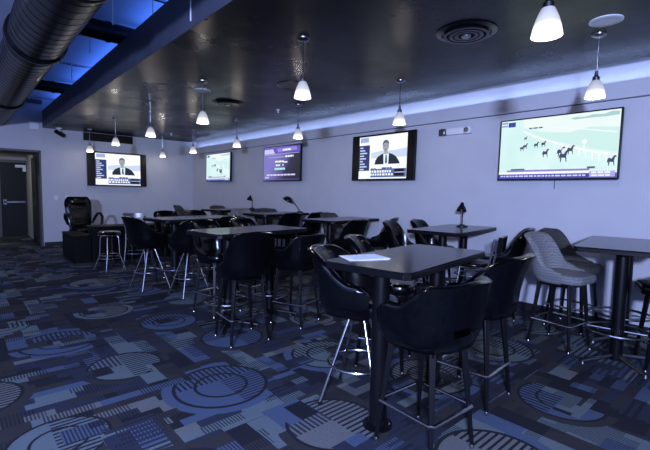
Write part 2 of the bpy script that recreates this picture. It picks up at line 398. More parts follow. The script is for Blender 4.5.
# ------------------------------------------------------------------ pendants
def shade_mat():
    k = N('frosted_glass_shade'); sep = k.new('ShaderNodeSeparateXYZ'); k.link(k.obj(), sep.inputs[0])
    f = k.math('MULTIPLY', k.math('ADD', sep.outputs[2], 0.57), 6.4)
    st = k.ramp(f, [(0, (1.0, 1.0, 1.0)), (0.28, (0.75, 0.73, 0.68)), (0.5, (0.34, 0.33, 0.32)), (1, (0.14, 0.14, 0.15))])
    k.link(st, k.b.inputs['Emission Color']); k.b.inputs['Emission Strength'].default_value = 1.3
    k.b.inputs['Base Color'].default_value = (0.35, 0.34, 0.32, 1); k.b.inputs['Roughness'].default_value = 0.25
    return k.m
M['shade'] = shade_mat(); M['bulb'] = emit('warm_bulb', (1.0, 0.90, 0.74), 14.0)
def pendant(label):
    t = thing('pendant_lamp', label, 'lamp', (0,0,2.99), group='pendant lamps under the hung ceiling')
    b = B(); lathe(b, [(0, 0), (0.062, 0), (0.060, -0.012), (0.035, -0.028), (0, -0.03)]); obj('canopy', b, M['dchrome'], t)
    b = B(); rod(b, (0, 0, -0.02), (0, 0, -0.41), 0.0055, n=8); obj('stem', b, M['chrome'], t)
    b = B(); lathe(b, [(0, -0.32), (0.014, -0.33), (0.016, -0.37), (0.030, -0.385), (0.032, -0.425), (0, -0.425)]); obj('socket_cap', b, M['dchrome'], t)
    b = B()
    out = [(0.036, -0.415), (0.048, -0.44), (0.062, -0.475), (0.074, -0.515), (0.082, -0.555), (0.084, -0.57)]
    inn = [(r-0.004, z) for r, z in out[::-1]]
    lathe(b, [(0, -0.412)] + out + inn + [(0, -0.418)]); obj('lamp_shade', b, M['shade'], t)
    b = B(); lathe(b, [(0, -0.47), (0.02, -0.475), (0.03, -0.505), (0.026, -0.535), (0, -0.55)], n=16); obj('bulb', b, M['bulb'], t)
    return t
PL = [(4.44, 1.27, 'pendant lamp nearest the camera in the row by the right wall'),
      (2.57, 1.00, 'pendant lamp nearest the camera, cut by the top edge'),
      (2.57, 3.25, 'pendant lamp second from the camera in the left row, left of the round ceiling diffuser'),
      (4.42, 3.52, 'pendant lamp in front of the news television on the right wall'),
      (2.57, 5.45, 'pendant lamp beside the pale ceiling disc in the left row'),
      (4.42, 5.70, 'pendant lamp just above the purple screen'),
      (2.57, 7.50, 'pendant lamp fourth from the camera in the left row'),
      (4.42, 7.78, 'pendant lamp between the purple screen and the square racing screen'),
      (2.57, 9.62, 'pendant lamp above the right part of the far television'),
      (4.42, 9.92, 'pendant lamp at the top left of the small racing screen'),
      (2.57, 11.9, 'pendant lamp at the left end of the far television'),
      (4.42, 11.95, 'pendant lamp right of the far television in the room corner')]
P0 = None
for x, y, lb in PL:
    if P0 is None: P0 = pendant(lb); P0.location = (x, y, 2.99)
    else: dup(P0, (x, y, 2.99), 0, lb)
    l = bpy.data.lights.new('pendant_glow', 'POINT'); l.energy = 4.5; l.color = (1.0, 0.90, 0.80); l.shadow_soft_size = 0.03
    q = bpy.data.objects.new('pendant_glow', l); C.objects.link(q); q.location = (x, y, 2.99-0.585)

# ceiling discs, round diffusers, sprinklers
for x, y, lb in ((2.80, 5.95, 'pale round ceiling speaker beside the left row of pendants'), (4.14, 1.14, 'pale round ceiling speaker near the right wall, nearest the camera')):
    t = thing('ceiling_speaker', lb, 'speaker', (x, y, 2.99))
    b = B(); lathe(b, [(0.10, 0), (0.125, 0), (0.125, -0.008), (0.10, -0.012)], n=40); obj('rim', b, M['white'], t)
    b = B(); lathe(b, [(0, -0.008), (0.105, -0.008), (0.105, 0), (0, 0)], n=40); obj('grille', b, M['disc'], t)
t = thing('ceiling_speaker', 'dark round ceiling speaker rim between the two pendant rows', 'speaker', (3.56, 4.75, 2.99))
b = B(); ring(b, (0, 0, -0.004), 0.20, 0.008); obj('rim', b, M['dchrome'], t)
b = B(); lathe(b, [(0, -0.006), (0.196, -0.006), (0.196, 0), (0, 0)], n=40); obj('grille', b, M['plastic'], t)
for x, y, lb in ((3.54, 2.08, 'black round ceiling air diffuser nearest the camera'), (3.50, 6.45, 'black round ceiling air diffuser farther down the room')):
    t = thing('air_diffuser', lb, 'diffuser', (x, y, 2.99)); t.scale = (1.3, 1.3, 1.0)
    b = B(); lathe(b, [(0, 0), (0.20, 0), (0.205, -0.008), (0.17, -0.02), (0.165, -0.008), (0, -0.008)], n=40); obj('outer_rim', b, M['duct'], t)
    for r in (0.145, 0.105, 0.07):
        b = B(); lathe(b, [(r, -0.008), (r+0.012, -0.038), (r-0.012, -0.040), (r-0.02, -0.02)], n=36); obj('cone_ring', b, M['duct'], t)
    b = B(); lathe(b, [(0, -0.03), (0.035, -0.035), (0.03, -0.05), (0, -0.052)], n=24); obj('hub', b, M['dchrome'], t)
for x, y, lb in ((4.42, 6.3, 'small white sprinkler head in the ceiling near the purple screen'), (4.3, 11.0, 'small white sprinkler head in the ceiling near the far corner')):
    b = B(); lathe(b, [(0, 0), (0.035, 0), (0.03, -0.012), (0.012, -0.02), (0.012, -0.05), (0.022, -0.052), (0.022, -0.058), (0, -0.058)], c=(0,0,0), n=20)
    o = obj('sprinkler', b, M['white']); o.location = (x, y, 2.99); tag(o, lb, 'sprinkler')

# ------------------------------------------------------------------ televisions
SW = (0.95, 0.97, 1.0)
EM = {}
def em(c, s=1.0):
    key = (c, s)
    if key not in EM: EM[key] = emit('screen_colour', c, s)
    return EM[key]
def television(label, loc, rz, w_, h_, tilt, draw):
    """local: screen faces -Y, origin at the centre of the screen back"""
    t = thing('television', label, 'television', loc, rz)
    t.rotation_euler = (tilt, 0, rz)
    b = B(); bx(b, -w_/2, w_/2, -0.045, 0.0, -h_/2, h_/2); obj('tv_case', b, M['plastic'], t, bevel=0.006)
    b = B(); bx(b, -0.22, 0.22, 0.0, 0.07, -0.16, 0.16); obj('wall_bracket', b, M['duct'], t)
    pic = []
    def P(name, polys, mat):
        b = B()
        lay = P.k; P.k += 1
        yy = -0.0455-0.00045*lay
        for poly in polys:
            pts = [((u-0.5)*(w_-0.035), yy, (0.5-v)*(h_-0.035)) for u, v in poly]
            b.faces.new([b.verts.new(p) for p in pts])
        o = obj(name, b, mat, scr if P.k > 1 else t, smooth=False)
        for p_ in o.data.polygons:
            pass
        return o
    P.k = 0
    scr = None
    scr = P('screen', [[(0,0),(1,0),(1,1),(0,1)]], draw['bg'])
    for nm, polys, mat in draw['parts']: P(nm, polys, mat)
    return t
def R_(x0, y0, x1, y1): return [(x0, y0), (x1, y0), (x1, y1), (x0, y1)]
def ell(cx, cy, rx, ry, n=14): return [(cx+rx*math.cos(2*PI*i/n), cy+ry*math.sin(2*PI*i/n)) for i in range(n)]
def band(pts, w0, w1=None):
    w1 = w1 or w0; out = []
    m = len(pts)
    lo = [(x, y-(w0+(w1-w0)*i/(m-1))/2) for i, (x, y) in enumerate(pts)]; hi = [(x, y+(w0+(w1-w0)*i/(m-1))/2) for i, (x, y) in enumerate(pts)]
    return [[lo[i], lo[i+1], hi[i+1], hi[i]] for i in range(m-1)]
def dashes(x0, x1, y, h, seed, lo=0.02, hi=0.06, gap=0.008):
    r = random.Random(seed); out = []; x = x0
    while x < x1-lo:
        l = min(r.uniform(lo, hi), x1-x); out.append(R_(x, y, x+l, y+h)); x += l+gap
    return out
def race(horses, seed):
    k = N('race_picture')
    sep = k.new('ShaderNodeSeparateXYZ'); k.link(k.obj(), sep.inputs[0])
    tone = k.ramp(k.noise(3.0, 3), [(0.3, (0.60, 0.88, 0.84)), (0.7, (0.76, 0.95, 0.94))])
    k.link(tone, k.b.inputs['Emission Color']); k.b.inputs['Emission Strength'].default_value = 1.0
    k.b.inputs['Base Color'].default_value = (0.02,)*3 + (1,)
    rail = [(0.22, 0.20), (0.32, 0.30), (0.45, 0.39), (0.60, 0.49), (0.75, 0.57), (0.88, 0.63), (0.99, 0.66)]
    posts = [R_(0.60+i*0.052, 0.51+i*0.026, 0.608+i*0.052, 0.60+i*0.030) for i in range(8)]
    HP = [(-1.0,-0.1),(-0.7,-0.5),(0.2,-0.45),(0.7,-1.0),(1.15,-1.15),(1.5,-0.8),(1.05,-0.65),(0.8,0.1),(0.95,1.3),(0.75,1.35),(0.55,0.5),(-0.35,0.45),(-0.5,1.35),(-0.72,1.3),(-0.75,0.4),(-1.15,0.7)]
    hb = [('horse', [[(hx+px*0.019*s_, hy+py*0.045*s_) for px, py in HP]], em((0.05, 0.08, 0.14))) for hx, hy, s_ in horses]
    hw = [('jockey', [ell(hx, hy-0.040*s_, 0.009*s_, 0.028*s_, 8)], em((0.80, 0.85, 1.0))) for hx, hy, s_ in horses]
    return dict(bg=k.m, parts=[
        ('pale_track', [[(0.22, 0.0), (1, 0.0), (1, 0.38), (0.72, 0.33), (0.45, 0.24), (0.22, 0.14)]], em((0.86, 0.97, 0.96))),
        ('infield', [[(0.62, 0.28), (0.78, 0.22), (1, 0.26), (1, 0.62), (0.86, 0.58), (0.70, 0.50), (0.40, 0.34), (0.30, 0.22), (0.45, 0.26)]], em((0.64, 0.90, 0.87))),
        ('tree_line', [[(0.62, 0.07), (0.66, 0.05), (0.74, 0.06), (0.80, 0.04), (0.88, 0.05), (0.94, 0.02), (0.99, 0.03), (0.99, 0.08), (0.90, 0.09), (0.75, 0.085), (0.66, 0.09)]], em((0.42, 0.66, 0.66))),
        ('rail', band(rail, 0.020, 0.03) + posts, em(SW, 1.1)),
        ('far_rail', band([(0.42, 0.16), (0.7, 0.24), (0.98, 0.33)], 0.010, 0.02), em(SW, 1.0)),
        ('marker_pole', [R_(0.742, 0.46, 0.750, 0.62), ell(0.746, 0.44, 0.020, 0.030)], em(SW, 1.1)),
        ('corner_badge', [R_(0.07, 0.03, 0.14, 0.11)], em((0.05, 0.07, 0.35))),
        ('corner_caption', [R_(0.005, 0.02, 0.065, 0.05), R_(0.005, 0.07, 0.065, 0.10)] , em((0.35, 0.38, 0.65))),
        ('caption', dashes(0.27, 0.40, 0.150, 0.022, seed), em((0.10, 0.15, 0.32))),
        ('lower_bar', [R_(0.0, 0.885, 1.0, 0.925)], em(SW, 1.0)), ('ticker', [R_(0.0, 0.925, 1.0, 1.0)], em((0.06, 0.07, 0.42))),
        ('progress_bar', [R_(0.08, 0.855, 0.80, 0.885)], em((0.28, 0.25, 0.60))), ('tag_bar', [R_(0.12, 0.832, 0.25, 0.855), R_(0.78, 0.825, 0.84, 0.855)], em((0.10, 0.12, 0.20))),
        ('ticker_text', dashes(0.02, 0.78, 0.945, 0.025, seed+1, 0.015, 0.045), em((0.62, 0.66, 0.95))),
        ('score_box', [R_(0.80, 0.895, 0.99, 0.985)], em((0.42, 0.42, 0.85))), ('score_text', dashes(0.815, 0.975, 0.905, 0.025, seed+2, 0.02, 0.05) + dashes(0.815, 0.975, 0.95, 0.02, seed+3, 0.02, 0.05), em(SW, 1.0))] + hb + hw)
def news(seed):
    K = em((0.01, 0.012, 0.03)); W = em(SW, 1.05); x0, x1 = 0.12, 0.90
    return dict(bg=M['plastic'], parts=[
        ('picture', [R_(x0, 0.02, x1, 0.985)], W),
        ('sky_band', [[(0.33, 0.40), (0.5, 0.36), (0.7, 0.37), (x1, 0.33), (x1, 0.52), (0.33, 0.52)]], em((0.62, 0.72, 0.93))),
        ('list_panel', [R_(x0, 0.215, 0.305, 0.80)], em((0.03, 0.05, 0.18))),
        ('list_text', [R_(x0+0.015, 0.255+i*0.062, x0+0.07+0.085*((i*7) % 5)/5, 0.285+i*0.062) for i in range(9)], em((0.62, 0.68, 0.95))),
        ('thumbnail', [[(x0+0.02, 0.04), (0.285, 0.04), (0.285, 0.15), (x0+0.02, 0.15)]], em((0.35, 0.45, 0.75))),
        ('suit', [[(0.395, 0.665), (0.405, 0.58), (0.44, 0.50), (0.50, 0.445), (0.545, 0.42), (0.62, 0.42), (0.68, 0.45), (0.74, 0.51), (0.78, 0.60), (0.80, 0.665)]], em((0.02, 0.028, 0.05))),
        ('shirt', [[(0.535, 0.43), (0.625, 0.43), (0.62, 0.665), (0.545, 0.665)]], em((0.85, 0.92, 1.0))),
        ('tie', [[(0.572, 0.46), (0.592, 0.46), (0.602, 0.62), (0.585, 0.665), (0.566, 0.62)]], em((0.04, 0.12, 0.18))),
        ('face', [ell(0.572, 0.27, 0.050, 0.115, 18), R_(0.548, 0.33, 0.60, 0.44)], em((0.36, 0.38, 0.46))),
        ('hair', [[(0.522, 0.27), (0.520, 0.20), (0.535, 0.15), (0.570, 0.128), (0.608, 0.15), (0.623, 0.20), (0.620, 0.26), (0.610, 0.21), (0.575, 0.185), (0.535, 0.21)]], em((0.12, 0.13, 0.19))),
        ('eyes_and_mouth', [ell(0.553, 0.26, 0.008, 0.008, 8), ell(0.592, 0.26, 0.008, 0.008, 8), R_(0.556, 0.335, 0.590, 0.347)], em((0.09, 0.09, 0.13))),
        ('name_bar', [R_(0.33, 0.70, x1, 0.745)], W), ('name_text', dashes(0.34, 0.42, 0.75, 0.02, seed) + dashes(0.52, 0.68, 0.735, 0.03, seed+4, 0.03, 0.08), em((0.05, 0.08, 0.22))),
        ('data_panel', [R_(0.33, 0.765, x1, 0.955)], em((0.10, 0.16, 0.42))),
        ('data_text', dashes(0.14, 0.68, 0.80, 0.05, seed+1, 0.015, 0.04, 0.012) + dashes(0.16, 0.70, 0.87, 0.045, seed+2, 0.02, 0.05, 0.014), W),
        ('price_box', [R_(0.72, 0.78, 0.87, 0.84), R_(0.72, 0.86, 0.87, 0.93)], K), ('price_text', [R_(0.73, 0.845, 0.88, 0.855)], W),
        ('bottom_strip', [R_(x0, 0.958, x1, 0.985)], W)])
def info(seed):
    k = N('purple_picture'); sep = k.new('ShaderNodeSeparateXYZ'); k.link(k.obj(), sep.inputs[0])
    f = k.math('ADD', k.math('MULTIPLY', sep.outputs[0], 0.75), k.math('MULTIPLY', k.noise(1.5, 2), 0.5))
    f = k.math('ADD', f, k.math('MULTIPLY', sep.outputs[2], -0.45))
    k.link(k.ramp(f, [(0.0, (0.20, 0.18, 0.55)), (0.3, (0.13, 0.11, 0.36)), (0.48, (0.02, 0.02, 0.07)), (0.8, (0.006, 0.006, 0.02))]), k.b.inputs['Emission Color'])
    k.b.inputs['Emission Strength'].default_value = 1.0; k.b.inputs['Base Color'].default_value = (0.02,)*3 + (1,)
    W = em(SW, 1.0)
    return dict(bg=k.m, parts=[
        ('header', [R_(0, 0.02, 1, 0.20)], em((0.14, 0.10, 0.50))),
        ('header_tab', [[(0.02, 0.06), (0.27, 0.06), (0.33, 0.20), (0.02, 0.20)]], em((0.62, 0.60, 0.95))),
        ('header_panel', [[(0.38, 0.06), (0.90, 0.04), (0.93, 0.14), (0.42, 0.17)]], em((0.30, 0.25, 0.75))),
        ('header_text', dashes(0.55, 0.76, 0.085, 0.05, seed, 0.04, 0.09), W),
        ('rule', [R_(0.02, 0.215, 0.98, 0.23)], em((0.50, 0.50, 0.85))),
        ('first_line', dashes(0.15, 0.60, 0.29, 0.04, seed+1), em((0.35, 0.38, 0.70))), ('first_line_bright', dashes(0.62, 0.84, 0.28, 0.05, seed+2), W),
        ('title', dashes(0.34, 0.58, 0.42, 0.05, seed+3, 0.04, 0.1) + dashes(0.58, 0.68, 0.45, 0.04, seed+4), W),
        ('race_line', dashes(0.36, 0.51, 0.53, 0.05, seed+5) + dashes(0.55, 0.59, 0.53, 0.05, seed+6, 0.02, 0.03), W),
        ('status_line', dashes(0.33, 0.62, 0.63, 0.065, seed+7, 0.05, 0.12), em((0.45, 0.85, 0.82))),
        ('footer_text', dashes(0.10, 0.90, 0.82, 0.045, seed+8, 0.06, 0.11, 0.014) + dashes(0.06, 0.18, 0.90, 0.04, seed+9), em((0.68, 0.70, 0.95))),
        ('footer_bar', [R_(0.02, 0.965, 0.98, 0.985)], em((0.12, 0.10, 0.45)))])
TILT = math.radians(-1)
H1 = [(0.245, 0.45, 0.9), (0.215, 0.48, 0.9), (0.345, 0.44, 0.95), (0.41, 0.43, 0.95), (0.43, 0.58, 1.25), (0.56, 0.57, 1.4), (0.585, 0.64, 1.7), (0.64, 0.55, 1.3), (0.955, 0.74, 1.4), (0.245, 0.32, 0.6)]
H4 = [(0.36, 0.42, 1.1), (0.42, 0.42, 1.1), (0.50, 0.60, 1.5), (0.63, 0.60, 2.0), (0.66, 0.66, 2.1), (0.28, 0.44, 0.9)]
television('widescreen television showing a green horse race, nearest on the right wall', (5.525, 1.97, 2.105), -PI/2, 1.37, 0.79, TILT, race(H1, 3))
television('television showing a man in a suit with data tables, on the right wall', (5.525, 4.73, 2.13), -PI/2, 1.40, 0.80, TILT, news(11))
television('television showing a purple screen of white text on the right wall', (5.525, 7.68, 2.14), -PI/2, 1.42, 0.79, TILT, info(21))
television('television showing a green race, farthest on the right wall near the corner', (5.525, 10.7, 2.15), -PI/2, 1.42, 0.78, TILT, race(H4, 31))
television('television showing a man in a suit, alone on the far wall', (3.38, 12.525, 2.03), 0, 1.52, 0.92, TILT, news(41))
b = B(); path(b, [(5.595, 1.98, 1.80), (5.595, 1.98, 1.60)], 0.004, 6); tag(obj('tv_cable', b, M['plastic']), 'short thin cable hanging under the nearest television', 'cable')

# ------------------------------------------------------------------ tables
TZ = 1.07
def table(label, x, y, deg, L=1.32, W=0.70, style='ring'):
    t = thing('bar_table', label, 'table', (x, y, 0), math.radians(deg), 'tall black tables')
    ch = 0.035
    poly = [(-L/2+ch, -W/2), (L/2-ch, -W/2), (L/2, -W/2+ch), (L/2, W/2-ch), (L/2-ch, W/2), (-L/2+ch, W/2), (-L/2, W/2-ch), (-L/2, -W/2+ch)]
    b = B(); prism(b, poly, TZ-0.012, TZ); obj('tabletop', b, M['tabletop'], t, smooth=False)
    b = B(); prism(b, [(px*1.001, py*1.001) for px, py in poly], TZ-0.045, TZ-0.0125); obj('edge_band', b, M['edge'], t, smooth=False, bevel=0.003)
    for s in (-1, 1):
        cx = s*(L/2-(0.33 if style == 'ring' else 0.22))
        b = B(); rod(b, (cx, 0, 0.03), (cx, 0, TZ-0.06), 0.052 if style == 'ring' else 0.054, n=24)
        bx(b, cx-0.09, cx+0.09, -0.24, 0.24, TZ-0.065, TZ-0.044)
        obj('column', b, M['column'], t)
        if style == 'ring':
            b = B()
            for a in (PI/4, 3*PI/4, 5*PI/4, 7*PI/4):
                ca, sa = math.cos(a), math.sin(a)
                path(b, [(cx+0.03*ca, 0.03*sa, 0.075), (cx+0.12*ca, 0.12*sa, 0.055), (cx+0.33*ca, 0.33*sa, 0.022)], 0.018, 8)
                rod(b, (cx+0.32*ca, 0.32*sa, 0.0), (cx+0.32*ca, 0.32*sa, 0.03), 0.02, 0.014, 10)
            obj('cross_foot', b, M['dchrome'] if 'nearest the right' in label else M['column'], t)
            b = B(); ring(b, (cx, 0, 0.30), 0.245, 0.011)
            for a in (0, PI/2, PI, 1.5*PI): rod(b, (cx+0.04*math.cos(a), 0.04*math.sin(a), 0.30), (cx+0.24*math.cos(a), 0.24*math.sin(a), 0.30), 0.008, n=8)
            rod(b, (cx, 0, 0.28), (cx, 0, 0.32), 0.052, n=20)
            obj('foot_ring', b, M['dchrome'], t)
        else:
            b = B(); lathe(b, [(0, 0), (0.095, 0), (0.095, 0.012), (0.06, 0.02), (0.058, 0.06), (0, 0.06)], c=(cx, 0, 0)); obj('floor_flange', b, M['column'], t)
            for a in range(4):
                b = B(); rod(b, (cx+0.078*math.cos(a*PI/2+.6), 0.078*math.sin(a*PI/2+.6), 0.01), (cx+0.078*math.cos(a*PI/2+.6), 0.078*math.sin(a*PI/2+.6), 0.02), 0.008, n=8)
                obj('bolt', b, M['dchrome'], t)
    return t
table('tall black table in the foreground with a white paper on it', 2.40, 1.75, 9, 1.27, 0.61, 'plain')
table('tall black table nearest the right edge, beside the patterned fabric chairs', 4.80, 1.02, 9, 1.36, 0.70)
table('tall black table in the middle of the room with round foot rings',2.49, 4.08, 7, 1.26, 0.64)
table('tall black table farther back at the left, near the chrome stools', 2.82, 6.30, 9, 1.36, 0.72)
table('tall black table against the right wall with a small desk lamp, next to the foreground', 4.85, 2.90, 9, 1.36, 0.68)
table('tall black table against the right wall without a lamp, under the news television',4.84, 5.00, 7, 1.28, 0.68)
table('tall black table against the right wall with an arched desk lamp',4.88, 6.95, 9, 1.28, 0.68)
table('tall black table against the right wall farthest from the camera',4.88, 8.80, 9, 1.28, 0.68)
t = thing('paper_sheet', 'white sheets of paper lying on the foreground table', 'paper', (2.02, 1.87, TZ+0.001), math.radians(-25))
b = B(); bx(b, -0.14, 0.14, -0.108, 0.108, 0, 0.002); obj('lower_sheet', b, M['paper'], t, smooth=False)
b = B(); bx(b, -0.12, 0.15, -0.10, 0.112, 0.002, 0.004); o = obj('upper_sheet', b, M['paper'], t, smooth=False); o.rotation_euler = (0, 0, 0.14)

# ------------------------------------------------------------------ desk lamps
def desk_lamp(label, x, y, rz, h, arch):
    t = thing('desk_lamp', label, 'lamp', (x, y, TZ), rz)
    b = B(); lathe(b, [(0, 0), (0.075, 0), (0.075, 0.012), (0.05, 0.024), (0.018, 0.034), (0, 0.034)]); obj('base', b, M['plastic'], t)
    if arch:
        pts = [(0, 0, 0.02), (-0.05, 0, 0.10), (-0.13, 0, 0.20), (-0.19, 0, 0.265), (-0.24, 0, 0.285)]
        hp, d = Vector((-0.26, 0, 0.275)), Vector((-0.45, 0, -0.9))
    else:
        pts = [(0, 0, 0.02), (0.0, 0, 0.14), (0.0, 0, 0.23), (-0.03, 0, h), (-0.06, 0, h+0.005)]
        hp, d = Vector((-0.075, 0, h)), Vector((-0.35, 0, -1.0))
    b = B(); path(b, pts, 0.008, 8); obj('arm', b, M['plastic'], t)
    d.normalize(); b = B(); prof = [(0, 0.075), (0.022, 0.07), (0.028, 0.035), (0.052, 0.0), (0.068, -0.045), (0.064, -0.045), (0.048, 0.0), (0, 0.01)]
    if arch: prof = [(0, 0.06), (0.05, 0.05), (0.095, 0.015), (0.118, -0.035), (0.113, -0.035), (0.08, 0.0), (0, 0.025)]
    lathe(b, prof, n=24); s = obj('lamp_shade', b, M['plastic'], t)
    s.location = hp; s.rotation_euler = (-d).to_track_quat('Z', 'Y').to_euler()
    b = B(); lathe(b, [(0, -0.035), (0.02, -0.025), (0.022, 0.0), (0, 0.01)], n=16); o = obj('bulb', b, M['white'], t); o.location = hp; o.rotation_euler = s.rotation_euler
    b = B(); rod(b, (0.03, 0.03, 0.02), (0.03, 0.03, 0.036), 0.008, n=10); obj('switch', b, M['dchrome'], t)
    return t
desk_lamp('small black desk lamp with a bell shade on the nearer wall table', 5.18, 2.98, math.radians(20), 0.262, False)
desk_lamp('black desk lamp with an arched arm and wide hood, under the purple screen', 5.44, 6.92, math.radians(-15), 0.25, True)
desk_lamp('small black desk lamp on the farthest wall table', 5.44, 8.82, math.radians(10), 0.26, False)

# ------------------------------------------------------------------ chairs
def sm(a, b_, x):
    u = max(0, min(1, (x-a)/(b_-a))); return u*u*(3-2*u)
def shell(style, sh=0.74, scale=1.0):
    """upholstered tub: front is +Y, angle 0 is the back"""
    bm = B()
    if style == 'barrel': A = math.radians(128); top0, arm = 0.30, 0.165
    elif style == 'tub': A = math.radians(120); top0, arm = 0.36, 0.15
    else: A = math.radians(112); top0, arm = 0.375, 0.02
    nu, nv = 40, 8
    def top(a):
        d = abs(math.degrees(a))
        if style == 'barrel':
            z = top0 - (top0-arm)*sm(48, 90, d) - 0.015*sm(0, 40, d)
            return z - 0.06*sm(108, 128, d)
        if style == 'tub': return top0 - (top0-arm)*sm(28, 96, d) - 0.012*sm(0, 30, d) - 0.05*sm(104, 120, d)
        z = 0.085 + (top0-0.085)*(1-sm(33, 78, d)) - 0.012*sm(0, 30, d)
        return z - 0.055*sm(70, 112, d)
    th = 0.032
    def pt(a, v, off):
        z1 = top(a); z0 = -0.085
        z = z0 + (z1-z0)*v
        hh = max(0.0, z)/0.38
        rx, ry = (0.255, 0.245) if style != 'scoop' else (0.215, 0.235)
        if style == 'barrel': fl = 0.030*hh + 0.05*hh*hh*math.cos(a) if abs(a) < PI/2 else 0.030*hh
        else: fl = 0.02*hh + 0.10*hh*hh*max(0, math.cos(a))
        low = -0.035*(1-min(1, (z-z0)/0.09))
        n_ = 2.6
        ca, sa = math.cos(a), math.sin(a)
        k_ = (abs(ca)**n_+abs(sa)**n_)**(-1/n_)
        r = k_
        x = sa*r*(rx+low+fl*0.7+off); y = -ca*r*(ry+low+fl+off)
        return Vector((x, y, sh+z))
    O, I = [], []
    for i in range(nu+1):
        a = -A+2*A*i/nu
        e = min(1.0, (1-abs(2*i/nu-1))*8)
        O.append([bm.verts.new(pt(a, j/nv, th*0.9)) for j in range(nv+1)])
        I.append([bm.verts.new(pt(a, j/nv, -th*0.9)) for j in range(nv+1)])
    T = []
    for i in range(nu+1):
        a = -A+2*A*i/nu; p = pt(a, 1, 0); p.z += 0.014; T.append(bm.verts.new(p))
    hole = (lambda i, j: style == 'barrel' and abs(i+0.5-nu/2) < 4.2 and j == 2)
    for i in range(nu):
        for j in range(nv):
            if hole(i, j): continue
            bm.faces.new((O[i][j], O[i+1][j], O[i+1][j+1], O[i][j+1]))
            bm.faces.new((I[i][j+1], I[i+1][j+1], I[i+1][j], I[i][j]))
        bm.faces.new((O[i][nv], O[i+1][nv], T[i+1], T[i])); bm.faces.new((T[i], T[i+1], I[i+1][nv], I[i][nv]))
        bm.faces.new((O[i+1][0], O[i][0], I[i][0], I[i+1][0]))
        for j in range(nv):
            if hole(i, j):
                for jj in (j, j+1):
                    bm.faces.new((O[i][jj], O[i+1][jj], I[i+1][jj], I[i][jj]))
                for ii in (i, i+1):
                    other = (i-1, j) if ii == i else (i+1, j)
                    if not hole(*other): bm.faces.new((O[ii][j], O[ii][j+1], I[ii][j+1], I[ii][j]))
    for i in (0, nu):
        for j in range(nv): bm.faces.new((O[i][j], O[i][j+1], I[i][j+1], I[i][j]))
        bm.faces.new((O[i][nv], T[i], I[i][nv]))
    return bm
def cushion(w_, d_, z0, z1, r=0.09, cy=0.0):
    bm = B(); rings = []
    for z, s in ((z0, 0.80), (z0+0.012, 0.96), (z0+(z1-z0)*0.45, 1.0), (z1-0.022, 0.98), (z1-0.006, 0.90), (z1, 0.72)):
        rings.append([bm.verts.new((x*s, cy+y*s, z)) for x, y in rrect(w_, d_, r, 5)])
    n = len(rings[0])
    for A, B_ in zip(rings, rings[1:]):
        for i in range(n): bm.faces.new((A[i], A[(i+1) % n], B_[(i+1) % n], B_[i]))
    bm.faces.new(rings[0][::-1]); bm.faces.new(rings[-1])
    return bm
def base_black(t, sh, foot='square', sp=0.20):
    tp = 0.145; z1 = sh-0.09
    P = []
    for sx, sy in ((-1,-1),(1,-1),(1,1),(-1,1)):
        a, c_ = Vector((sx*tp, sy*tp, z1)), Vector((sx*sp, sy*sp, 0.02))
        b = B(); rod(b, c_, a, 0.015, 0.026, n=4, rot=PI/4); l = obj('leg', b, M['wood'], t, bevel=0.003)
        b = B(); lathe(b, [(0, 0), (0.015, 0), (0.016, 0.008), (0.011, 0.024), (0, 0.024)], c=(sx*sp, sy*sp, 0), n=14); obj('glide', b, M['chrome'], l)
        q = (0.26-0.02)/(z1-0.02); P.append(c_.lerp(a, q) + Vector((sx*0.018, sy*0.018, 0)))
    b = B(); bx(b, -0.165, 0.165, -0.165, 0.165, z1-0.03, z1+0.012); obj('seat_frame', b, M['wood'], t, bevel=0.006)
    b = B()
    pts = []
    for i in range(4):
        p, n_ = P[i], P[(i+1) % 4]; d = (n_-p).normalized(); pts += [p+d*0.015, n_-d*0.015]
    path(b, pts, 0.0105, 8, True); obj('footrest', b, M['chrome'], t)
def base_chrome(t, sh):
    z1 = sh-0.09
    b = B(); lathe(b, [(0, z1-0.07), (0.075, z1-0.06), (0.09, z1-0.02), (0.16, z1), (0.16, z1+0.012), (0, z1+0.012)]); obj('swivel_hub', b, M['wood'], t)
    for sx, sy in ((-1,-1),(1,-1),(1,1),(-1,1)):
        a, c_ = Vector((sx*0.05, sy*0.05, z1-0.03)), Vector((sx*0.21, sy*0.21, 0.015))
        b = B(); rod(b, c_, a, 0.0125, 0.0125, n=12); l = obj('leg', b, M['chrome'], t)
        b = B(); lathe(b, [(0, 0), (0.017, 0), (0.014, 0.02), (0, 0.02)], c=(sx*0.21, sy*0.21, 0), n=12); obj('rubber_foot', b, M['plastic'], l)
    b = B(); q = (0.27-0.015)/(z1-0.045); R = (0.21+(0.05-0.21)*q)*math.sqrt(2)+0.016
    ring(b, (0, 0, 0.27), R, 0.0105); obj('foot_ring', b, M['chrome'], t)
PROTO = {}
def chair(kind, x, y, deg, label, group=None, z=0):
    if kind in PROTO: return dup(PROTO[kind], (x, y, 0), math.radians(deg), label, group)
    style, leg, cover = kind.split('/')
    mat = M[{'black': 'leather', 'grey': 'grey_fabric', 'olive': 'olive_fabric'}[cover]]
    t = thing('bar_chair', label, 'chair', (x, y, 0), math.radians(deg), group)
    sh = 0.74
    s = obj('backrest', shell(style, sh), mat, t, angle=70)
    obj('seat', cushion(0.45, 0.47, sh-0.085, sh+0.02, 0.12, 0.03), mat, t, sub=1)
    (base_black if leg == 'wood' else base_chrome)(t, sh)
    PROTO[kind] = t
    return t
G_near, G_mid, G_far, G_wall = 'chairs around the foreground table', 'chairs around the middle table', 'chairs around the farther left table', 'chairs along the right wall tables'
BW, TW, BC, SW_, SG, SO = 'barrel/wood/black', 'tub/wood/black', 'tub/chrome/black', 'scoop/wood/black', 'scoop/wood/grey', 'scoop/wood/olive'
